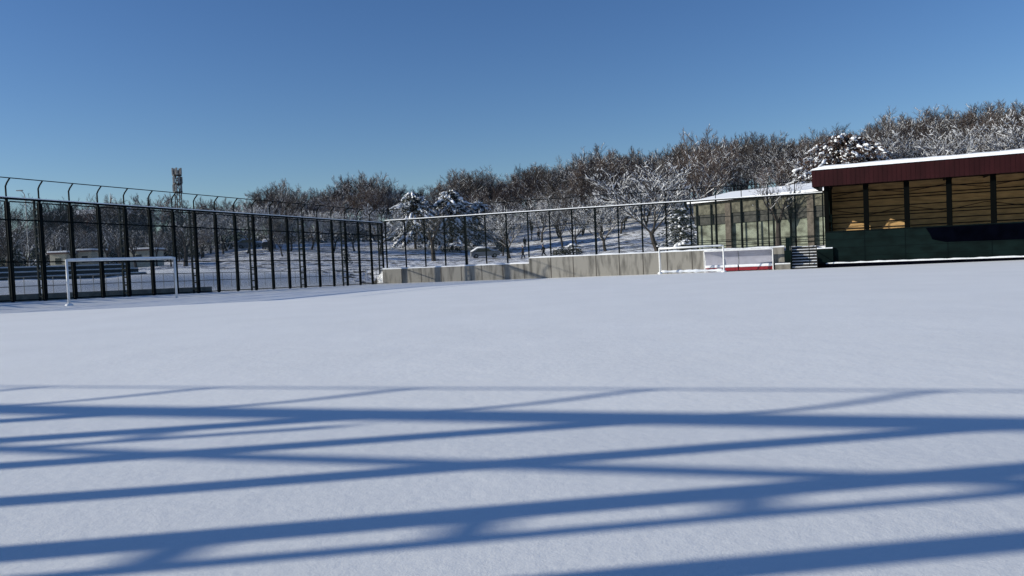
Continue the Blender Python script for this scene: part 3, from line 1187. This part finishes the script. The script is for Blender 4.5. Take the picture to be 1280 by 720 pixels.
G_WOOD = 'bare trees of the wood on the snowy rise'
G_FRONT = 'snow laden trees along the edge of the wood'
G_DARK = 'dark evergreens behind the left fence'
L_WOOD = 'tall bare brown tree in the dense snowy wood behind the back fence'
L_FRONT = 'low spreading bare tree with snow thick on its branches at the edge of the wood'
rows = [  # (Y, px from, px to, px step, share of skyline height)
    (228, 570, 1330, 24, 0.9),
    (205, 322, 1330, 20, 1.0),
    (186, 296, 1330, 24, 0.93),
    (168, 306, 1330, 25, 0.80),
    (150, 540, 1330, 27, 0.66),
]
for Y, a, b, st_, share in rows:
    x = a + rng.uniform(0, 6)
    while x < b:
        YY = Y + rng.uniform(-7, 7) - 25 * sstep(900, 1250, x) - 22 * (1 - sstep(330, 560, x))
        X = ratio(x, 250) * YY
        zg_ = ground(X, YY)
        full = top_h(x, YY) - zg_
        H = max(4.5, full * share * rng.choice((0.76, 0.9, 0.96, 1.0, 1.03) if x > 560 else (0.95, 0.98, 1.0)))
        put_bare(protos, rng.randrange(8), X, YY, H, L_WOOD, 'bare_tree', G_WOOD)
        x += st_ * rng.uniform(0.75, 1.3)
# edge of the wood: lower, snowier trees
x = 1045
while x < 1330:
    YY = 118 + rng.uniform(-5, 5)
    X = ratio(x, 250) * YY
    full = top_h(x, YY) - ground(X, YY)
    put_bare(heavy, rng.randrange(3), X, YY, full * rng.uniform(0.72, 0.86), L_FRONT, 'snowy_tree', G_FRONT)
    x += 33 * rng.uniform(0.8, 1.2)
x = 620
while x < 900:
    YY = 150 + rng.uniform(-5, 5)
    X = ratio(x, 250) * YY
    put_bare(heavy, rng.randrange(3), X, YY, rng.uniform(6.5, 8.5), L_FRONT, 'snowy_tree', G_FRONT)
    x += 62 * rng.uniform(0.8, 1.2)
x = 250
while x < 480:
    YY = 122 + rng.uniform(-4, 6)
    X = ratio(x, 250) * YY
    put_bare(heavy, rng.randrange(3), X, YY, rng.uniform(5.5, 7.5), L_FRONT, 'snowy_tree', G_FRONT)
    x += 30 * rng.uniform(0.8, 1.2)

# snowy evergreens near the corner
for k, (px_, Y, H, wd, lb) in enumerate([
        (518, 132, 9.6, 1.12, 'broad evergreen loaded with snow just right of the fence corner, left of its twin'),
        (564, 135, 10.2, 1.15, 'broad evergreen loaded with snow, tallest of the snowy evergreens right of the fence corner'),
        (598, 138, 8.4, 1.0, 'smaller snow loaded evergreen at the right of the snowy pair near the corner')]):
    put_con(pines, k, ratio(px_, 280) * Y, Y, H, lb, 'snowy_evergreen', 'snow loaded evergreens near the fence corner', wd)
put_con(broad, 0, ratio(1056, 200) * 112, 112, at(1052, 167, 112).z - ground(ratio(1052, 200) * 112, 112), 'broad russet brown tree capped with snow clumps behind the left end of the stand roof', 'snowy_tree', None, 1.0)
put_con(darkpines, 2, ratio(850, 280) * 88, 88, 4.9, 'dark evergreen with snowy boughs at the left end of the pavilion', 'snowy_evergreen', None, 1.9)
put_con(darkpines, 0, ratio(626, 290) * 132, 132, 4.6, 'small dark evergreen beside the snow covered car', 'evergreen', None, 1.3)
put_con(darkpines, 1, ratio(433, 318) * 92, 92, 2.3, 'small dark evergreen bush standing alone on the snow behind the left fence', 'evergreen', None, 1.0)

L_UNDER = 'low dark evergreen thicket bush under the bare trees at the left'
x = -30
while x < 500:
    Y = 150 + rng.uniform(-6, 6) - (14 if x < 240 else 0)
    X = ratio(x, 300) * Y
    put_con(under, 0, X, Y, rng.uniform(3.0, 5.0), L_UNDER, 'thicket_bush', 'dark thicket bushes under the bare trees at the left', 1.0)
    x += 16 * rng.uniform(0.8, 1.2)
# dark wood behind the left fence
L_LB = 'bare brown tree in the dark tangled wood behind the left fence'
G_LB = 'bare trees of the wood behind the left fence'
L_DARK = 'dark evergreen with a little snow in the row behind the left fence'
for x in (8, 34, 52, 74, 90, 118, 134, 152, 170, 196, 214, 232):
    Y = 86 + rng.uniform(-6, 12)
    X = ratio(x, 330) * Y
    put_bare(young, rng.randrange(2), X, Y, rng.uniform(4.0, 6.2), 'young thin bare tree near the beige cabins behind the left fence', 'park_tree', 'young bare trees near the beige cabins')
x = -40
while x < 250:
    for Y, hh in ((112, 0.8), (122, 0.9), (132, 1.0)):
        YY = Y + rng.uniform(-4, 4)
        xx = x + rng.uniform(-8, 8)
        X = ratio(xx, 290) * YY
        H = (top_h(xx, YY) - ground(X, YY)) * hh * rng.uniform(0.85, 1.03)
        if rng.random() < 0.28:
            put_con(darkpines, rng.randrange(3), X, YY, H * 0.9, L_DARK, 'evergreen', G_DARK, 1.15)
        else:
            put_bare(protos, rng.randrange(8), X, YY, H, L_LB, 'bare_tree', G_LB)
    x += 17 * rng.uniform(0.8, 1.25)
for x in (18, 62, 88, 128, 150, 176, 204, 246, 262, 282):
    Y = 135 + rng.uniform(-8, 8)
    X = ratio(x, 290) * Y
    H = (at(x, 250 + rng.uniform(-6, 8), Y).z - ground(X, Y))
    put_bare(protos, rng.randrange(8), X, Y, H, L_LB, 'bare_tree', G_LB)

# park trees standing alone on the snow
for px_, Y, ytop, kind, idx, lb in [
        (821, 92, 205, heavy, 0, 'large forked tree with snowy limbs and a thick trunk left of the pavilion'),
        (756, 112, 245, heavy, 1, 'small snow dusted tree with spreading limbs in the middle of the snowy slope'),
        (703, 118, 250, young, 1, 'slim leaning tree beside the snowy bushes on the slope'),
        (722, 122, 240, protos, 3, 'slim upright bare tree just right of the snowy bushes'),
        (636, 116, 255, heavy, 1, 'slender bare tree beside the walking people'),
        (541, 108, 258, young, 0, 'slender bare tree right of the fence corner on the flat snow'),
        (628, 124, 250, protos, 5, 'slender bare tree just right of the small dark evergreen and the snowy car'),
        (876, 112, 165, protos, 1, 'tall bare tree with dark forked trunk rising over the left end of the pavilion roof'),
        (973, 74, 222, young, 0, 'young bare tree with forked trunk in front of the pavilion'),
        (352, 108, 262, protos, 2, 'slender bare tree on the snow behind the left fence')]:
    X = ratio(px_, 300) * Y
    put_bare(kind, idx, X, Y, at(px_, ytop, Y).z - ground(X, Y), lb, 'park_tree', None)


# ------------------------------------------------------------------ bushes
def bush(label, X, Y, rx, rz, seed, group=None, dark=True, loc_z=None):
    rg = random.Random(seed)
    z = ground(X, Y) if loc_z is None else loc_z
    g = thing('bush', label, 'bush', (X, Y, z), group)
    cr, sn = MB(), MB()
    for i in range(420):
        a, ph = rg.uniform(0, 6.28), rg.uniform(0, 1)
        q = rg.uniform(0.5, 1.0)
        c = V((X + math.cos(a) * rx * q * math.sqrt(1 - ph * ph * .8), Y + math.sin(a) * rx * 0.7 * q, z + rz * ph * q))
        d = V((rg.gauss(0, 1), rg.gauss(0, 1), rg.gauss(0, 1) + 0.4)).normalized()
        e = rg.uniform(0.15, 0.4)
        wq = d.orthogonal().normalized() * 0.06
        cr.add([c - wq * .4, c + d * e * .5 - wq, c + d * e, c + d * e * .5 + wq], [(0, 1, 2, 3)])
    for i in range(16):
        a = rg.uniform(0, 6.28)
        q = rg.uniform(0, 0.85)
        c = V((X + math.cos(a) * rx * q, Y + math.sin(a) * rx * 0.6 * q, z + rz * math.sqrt(1 - q * q * .8) * rg.uniform(0.8, 1.0)))
        sn.lump(c, rg.uniform(.2, .45), rg.uniform(.2, .4), rg.uniform(.12, .22), rg, n=7, rows=3)
    cr.build('foliage', M['bush_leaf'], g)
    sn.build('snow_cover', M['branch_snow'], g, smooth=True)['kind'] = 'stuff'
    return g


bush('low bush capped with snow, the left of two beside the leaning tree', ratio(700, 312) * 108, 108, 1.3, 1.1, 1, 'snowy bushes on the slope')
bush('darker taller bush capped with snow, the right of two beside the leaning tree', ratio(717, 312) * 108, 108, 1.2, 1.5, 2, 'snowy bushes on the slope')
bush('round dark bush with a snow cap in front of the left end of the pavilion', ratio(857, 300) * 77, 77, 0.75, 0.9, 3)
bush('wide dark bush on the flat snow left of the snow covered car', ratio(565, 315) * 128, 128, 1.9, 1.4, 5)


# ------------------------------------------------------------------ cars
def car(label, X, Y, rz, paint, seed, snow_all=True):
    z = ground(X, Y)
    g = thing('parked_car', label, 'car', (0, 0, 0))
    side = [(-2.1, 0.3), (2.1, 0.3), (2.15, 0.7), (1.9, 0.88), (1.05, 0.95), (0.45, 1.42), (-1.1, 1.45), (-1.85, 1.0), (-2.12, 0.92)]
    mb = MB()
    mb.prism([V((x, -0.82, h)) for x, h in side], V((0, 1.64, 0)))
    mb.build('body', paint, g, bevel=0.06)
    for ys in (-0.828, 0.822):
        mb = MB()
        mb.prism([V((x, ys, h)) for x, h in [(0.9, 0.98), (0.38, 1.34), (-1.0, 1.36), (-1.5, 1.0)]], V((0, 0.006, 0)))
        mb.build('side_window', M['glass'], g)
    for wx in (-1.35, 1.35):
        for wy in (-0.86, 0.68):
            mb = MB()
            mb.tube([V((wx, wy, 0.31)), V((wx, wy + 0.18, 0.31))], 0.31, 16)
            wh = mb.build('wheel', M['rubber'], g)
            mb = MB()
            mb.tube([V((wx, wy - 0.005, 0.31)), V((wx, wy + 0.185, 0.31))], 0.17, 12)
            mb.build('hub', M['galv'], wh)
    rg = random.Random(seed)
    mb = MB()
    tops = [(2.1, 0.76), (1.9, 0.92), (1.05, 0.99), (0.45, 1.46), (-1.1, 1.49), (-1.85, 1.05), (-2.12, 0.95)]
    vs = []
    for x, h in tops:
        for j, yy in enumerate((-0.8, -0.5, 0, 0.5, 0.8)):
            vs.append(V((x * 1.0, yy, h + (0.0, 0.16, 0.2, 0.16, 0.0)[j] * rg.uniform(0.8, 1.1))))
    fs = [(i * 5 + j, i * 5 + j + 1, i * 5 + 5 + j + 1, i * 5 + 5 + j) for i in range(len(tops) - 1) for j in range(4)]
    mb.add(vs, fs)
    mb.build('snow_cover', M['snow'], g, smooth=True)
    g.location = (X, Y, z)
    g.rotation_euler.z = rz
    return g


car('grey car under a blanket of snow beyond the low wall section', ratio(606, 315) * 117, 117, R(8), M['car_grey'], 1)
car('dark car under snow seen through the left fence', ratio(337, 322) * 128, 128, R(100), M['car_dark'], 2)
car('grey car under snow parked left of the dark car behind the left fence', ratio(313, 322) * 136, 136, R(12), M['car_grey'], 3)


# ------------------------------------------------------------------ people
def skin_mesh(name, joints, edges, material, parent, sub=2, root=0):
    me = bpy.data.meshes.new(name)
    me.from_pydata([j[0] for j in joints], edges, [])
    ob = bpy.data.objects.new(name, me)
    col.objects.link(ob)
    ob.modifiers.new('skin', 'SKIN')
    if not me.skin_vertices:
        me.attributes.new
    bpy.context.view_layer.objects.active = ob
    sv = me.skin_vertices
    if not sv:
        bpy.ops.object.select_all(action='DESELECT')
        ob.select_set(True)
        bpy.ops.mesh.customdata_skin_add()
        sv = me.skin_vertices
    for i, j in enumerate(joints):
        rr = j[1]
        sv[0].data[i].radius = rr if isinstance(rr, tuple) else (rr, rr)
        sv[0].data[i].use_root = (i == root)
    ms = ob.modifiers.new('sub', 'SUBSURF')
    ms.levels = ms.render_levels = sub
    me.materials.append(material)
    ob.parent = parent
    return ob


def person(label, X, Y, rz, stride, lean, coat, group='people walking in the snow'):
    g = thing('person', label, 'person', (0, 0, 0), group)
    s = stride
    hp, kn, an = 0.92, 0.49, 0.08
    J = [((0, 0, 0.95), 0.13), ((0, lean * .4, 1.2), 0.14), ((0, lean * .8, 1.42), 0.15), ((0, lean, 1.53), 0.055),
         ((0, lean * 1.1 + .01, 1.60), 0.075), ((0, lean * 1.1 + .02, 1.68), 0.10), ((0, lean * 1.1 + .02, 1.76), 0.075),
         ((0.10, 0, 0.88), 0.095), ((0.11, s * .55, kn), 0.065), ((0.11, s * .7, an), 0.045), ((0.11, s * .7 + 0.17, 0.04), 0.04),
         ((-0.10, 0, 0.88), 0.095), ((-0.11, -s * .25, kn), 0.065), ((-0.11, -s * .95, an + .04), 0.045), ((-0.11, -s * .95 + 0.15, 0.05), 0.04),
         ((0.19, lean * .8, 1.40), 0.07), ((0.25, -s * .3, 1.14), 0.05), ((0.24, -s * .25 + .1, 0.92), 0.036), ((0.23, -s * .2 + .14, 0.83), 0.035),
         ((-0.19, lean * .8, 1.40), 0.07), ((-0.25, s * .3, 1.14), 0.05), ((-0.24, s * .5 + .1, 0.93), 0.036), ((-0.23, s * .55 + .14, 0.85), 0.035)]
    E = [(0, 1), (1, 2), (2, 3), (3, 4), (4, 5), (5, 6), (0, 7), (7, 8), (8, 9), (9, 10), (0, 11), (11, 12), (12, 13), (13, 14),
         (2, 15), (15, 16), (16, 17), (17, 18), (2, 19), (19, 20), (20, 21), (21, 22)]
    skin_mesh('body', J, E, M['skin'], g)
    def fat(ids, k):
        mp = {i: n for n, i in enumerate(ids)}
        return [(J[i][0], J[i][1] + k) for i in ids], [(mp[a], mp[b]) for a, b in E if a in mp and b in mp]
    j, e = fat([0, 1, 2, 15, 16, 17, 19, 20, 21], 0.045)
    skin_mesh('jacket', j, e, coat, g)
    j, e = fat([0, 7, 8, 9, 10, 11, 12, 13, 14], 0.03)
    skin_mesh('trousers', j, e, M['cloth_dark'], g)
    mb = MB()
    mb.lump(V((0, lean * 1.1, 1.73)), 0.115, 0.12, 0.115, random.Random(2), n=10, rows=5, flat=0.6)
    mb.build('hair', M['hair'], g, smooth=True)
    g.location = (X, Y, ground(X, Y) - 0.03)
    g.rotation_euler.z = rz
    return g


person('person in dark winter clothes striding left, the rightmost of the walkers above the wall step', ratio(679.5, 312) * 112, 112, R(75), 0.42, 0.08, M['cloth_dark'])
person('person in dark clothes walking on the path beside the slender bare tree', ratio(654, 314) * 110, 112, R(95), 0.25, 0.03, M['cloth_blue'])
person('person in dark clothes standing higher up the slope behind the other walkers', ratio(657, 302) * 132, 140, R(180), 0.12, 0.02, M['cloth_dark'])
person('person in blue black clothes farthest up the slope', ratio(673.5, 300) * 152, 152, R(150), 0.15, 0.03, M['cloth_blue'])

# ------------------------------------------------------------------ left background: terrace, cabins, tower, lamp, hall
tg = thing('terrace_steps', 'low concrete terrace with snow on its rows behind the left fence', 'terrace', tuple(LP + LD * 4 + LN * 7 + V((0, 0, 0.8))))


def lp(t, a, z):
    p = LP + LD * t + LN * a
    return V((p.x, p.y, z))


for k in range(6):
    mb = MB()
    z1 = 0.62 + 0.34 * k
    mb.box(lp(-12, 6.0 + 0.9 * k, -0.6), LD * 27, LN * (0.88 if k < 5 else 1.6), V((0, 0, z1 + 0.6)))
    ro = mb.build('row', M['riser'], tg)
    mb = MB()
    mb.box(lp(-12, 6.06 + 0.9 * k, z1), LD * 27, LN * (0.8 if k < 5 else 1.5), V((0, 0, 0.09)))
    mb.build('snow_cap', M['snow'], ro, bevel=0.03)

# dark kerb wall just outside the left fence
kb = thing('kerb_wall', 'dark low wall at the foot of the left fence', 'wall', tuple(lp(0, 1.0, 0.3)))
mb = MB()
ts = axis([(-14, 14, 2)])
for a, b in zip(ts[:-1], ts[1:]):
    mb.add([lp(a, 0.9, -0.5), lp(b, 0.9, -0.5), lp(b, 1.15, -0.5), lp(a, 1.15, -0.5),
            lp(a, 0.9, fence_base(a) + .42), lp(b, 0.9, fence_base(b) + .42), lp(b, 1.15, fence_base(b) + .42), lp(a, 1.15, fence_base(a) + .42)],
           [(4, 5, 6, 7), (0, 1, 5, 4), (2, 3, 7, 6)] + ([(0, 4, 7, 3)] if a == ts[0] else []) + ([(1, 2, 6, 5)] if b == ts[-1] else []))
mb.build('wall_face', M['step_concrete'], kb)


def cabin(label, x0, x1, yt, Y, dpt=4.0):
    A, B = at(x0, yt, Y), at(x1, yt, Y)
    zt = A.z
    z0 = ground((A.x + B.x) / 2, Y)
    g = thing('cabin', label, 'cabin', ((A.x + B.x) / 2, Y, z0), 'beige cabins behind the left fence')
    mb = MB()
    mb.box((A.x, Y, z0 - 0.5), (B.x - A.x, 0, 0), (0, dpt, 0), (0, 0, zt - z0 + 0.5))
    mb.build('wall', M['beige'], g)
    mb = MB()
    mb.box((A.x - 0.2, Y - 0.25, zt), (B.x - A.x + 0.4, 0, 0), (0, dpt + 0.5, 0), (0, 0, 0.14))
    rf = mb.build('roof', M['brown_wall'], g)
    mb = MB()
    mb.box((A.x - 0.18, Y - 0.22, zt + 0.14), (B.x - A.x + 0.36, 0, 0), (0, dpt + 0.44, 0), (0, 0, 0.2))
    mb.build('snow_cap', M['snow'], rf, bevel=0.06)
    wn = max(1, int((B.x - A.x) / 1.6))
    for k in range(wn):
        cx = A.x + (B.x - A.x) * (k + 0.5) / wn
        mb = MB()
        mb.box((cx - 0.35, Y - 0.02, z0 + (zt - z0) * 0.45), (0.7, 0, 0), (0, 0.03, 0), (0, 0, (zt - z0) * 0.33))
        mb.build('window', M['glass'], g)
    return g


cabin('small beige cabin with a snowy roof, left of the wide goal', 62, 83, 318, 90)
cabin('small beige cabin with a snowy roof behind the left post of the wide goal', 97, 114, 315, 92)
cabin('taller beige cabin with a snowy roof above the middle of the wide goal', 160, 186, 314, 94)

# telecom tower
TY = 150.0
tb = at(226, 300, TY)
ttop = at(224, 213, TY).z
z0 = ground(tb.x, TY)
tw = thing('telecom_tower', 'lattice telecom tower with clustered antennas above the left fence', 'tower', (tb.x, TY, z0))
mb = MB()
hw = 0.5
legs = [(-hw, -hw), (hw, -hw), (hw, hw), (-hw, hw)]
for lx, ly in legs:
    mb.tube([V((tb.x + lx, TY + ly, z0 - 0.5)), V((tb.x + lx * 0.8, TY + ly * 0.8, ttop))], 0.10, 6)
z = z0
k = 0
while z < ttop - 1:
    for i in range(4):
        a, b = legs[i], legs[(i + 1) % 4]
        mb.tube([V((tb.x + a[0] * .9, TY + a[1] * .9, z)), V((tb.x + b[0] * .9, TY + b[1] * .9, z + 1.3))], 0.05, 5)
        mb.tube([V((tb.x + a[0] * .9, TY + a[1] * .9, z)), V((tb.x + b[0] * .9, TY + b[1] * .9, z))], 0.045, 5)
    z += 1.3
mb.build('lattice_mast', M['tower_grey'], tw)
rg = random.Random(5)
for lev, hz in enumerate((0.5, 2.1, 3.6)):
    mb = MB()
    mb.tube([V((tb.x, TY, ttop - hz - 0.5)), V((tb.x, TY, ttop - hz - 0.35))], 0.85, 12)
    mb.build('platform', M['tower_grey'], tw)
    for k in range(5):
        an = k * 2 * math.pi / 5 + lev * 0.5
        cx, cy = tb.x + math.cos(an) * 0.75, TY + math.sin(an) * 0.75
        mb = MB()
        mb.box((cx - 0.16, cy - 0.1, ttop - hz - 0.3), (0.32, 0, 0), (0, 0.2, 0), (0, 0, 1.25))
        mb.build('antenna', M['galv'], tw, bevel=0.03)

# far spire
fy = 210.0
fp = at(140, 280, fy)
sg2 = thing('spire', 'thin dark spire on the skyline behind the left fence', 'spire', (fp.x, fy, ground(fp.x, fy)))
mb = MB()
zt = at(140, 241, fy).z
mb.tube([V((fp.x, fy, ground(fp.x, fy) - 1)), V((fp.x, fy, zt - 5)), V((fp.x, fy, zt - 4.5)), V((fp.x, fy, zt))], [0.6, 0.5, 0.35, 0.04], 10)
mb.build('shaft', M['car_grey'], sg2)
mb = MB()
mb.tube([V((fp.x, fy, zt - 5.6)), V((fp.x, fy, zt - 5.0))], 0.8, 12)
mb.build('gallery', M['car_grey'], sg2)

# far hall with snowy roof
hy = 175.0
ha, hb = at(48, 268, hy), at(152, 268, hy)
hz0 = ground(ha.x, hy)
hall = thing('hall', 'long brown hall with a snow covered roof on the skyline behind the left fence', 'building', ((ha.x + hb.x) / 2, hy, hz0))
mb = MB()
mb.box((ha.x, hy, hz0 - 1), (hb.x - ha.x, 0, 0), (0, 12, 0), (0, 0, ha.z - hz0 + 0.6))
mb.build('wall', M['brown_wall'], hall)
mb = MB()
zz = ha.z - 0.4
mb.prism([V((ha.x - 0.6, hy - 0.6, zz)), V((ha.x - 0.6, hy + 12.6, zz)), V((ha.x - 0.6, hy + 6, zz + 1.5))], V((hb.x - ha.x + 1.2, 0, 0)))
mb.build('roof', M['snow'], hall)
mb = MB()
hc, hd = at(117, 268, hy), at(143, 268, hy)
mb.box((hc.x, hy + 1, zz + 0.5), (hd.x - hc.x, 0, 0), (0, 5, 0), (0, 0, 1.2))
cl = mb.build('rooftop_block', M['dark_band'], hall)

# street lamp
ly = 96.0
lpz = at(31, 238, ly)
gz = ground(lpz.x, ly)
sl_ = thing('street_lamp', 'slender street lamp with a short curved arm behind the left fence', 'street lamp', (lpz.x, ly, gz))
mb = MB()
mb.tube([V((lpz.x, ly, gz - 0.3)), V((lpz.x, ly, lpz.z - 1.1)), V((lpz.x - 0.1, ly, lpz.z - 0.45)), V((lpz.x - 0.35, ly, lpz.z - 0.08)), V((lpz.x - 0.7, ly, lpz.z))],
        [0.09, 0.06, 0.05, 0.045, 0.04], 8)
mb.build('pole', M['galv'], sl_)
mb = MB()
mb.box((lpz.x - 1.0, ly - 0.12, lpz.z - 0.04), (0.75, 0, 0), (0, 0.24, 0), (0, 0, 0.11))
mb.build('lamp_head', M['galv'], sl_, bevel=0.03)

# low railing in the park behind the left fence
rl_ = thing('railing', 'low grey picket railing on the snow just behind the left fence', 'railing', tuple(lp(26, 3.5, 0.6)))
ts = axis([(-8, 38, 0.9)])
mb = MB()
tops = []
for t in ts:
    p = lp(t, 3.2, 0)
    z = ground(p.x, p.y)
    mb.tube([V((p.x, p.y, z - 0.2)), V((p.x, p.y, z + 1.1))], 0.022, 6)
    tops.append((p.x, p.y, z))
mb.build('upright', M['galv'], rl_)
for h in (0.55, 1.1):
    mb = MB()
    mb.tube([V((x, y, z + h)) for x, y, z in tops], 0.028, 6)
    mb.build('rail', M['galv'], rl_)

for o in bpy.data.objects:
    if '_base' in o:
        del o['_base']
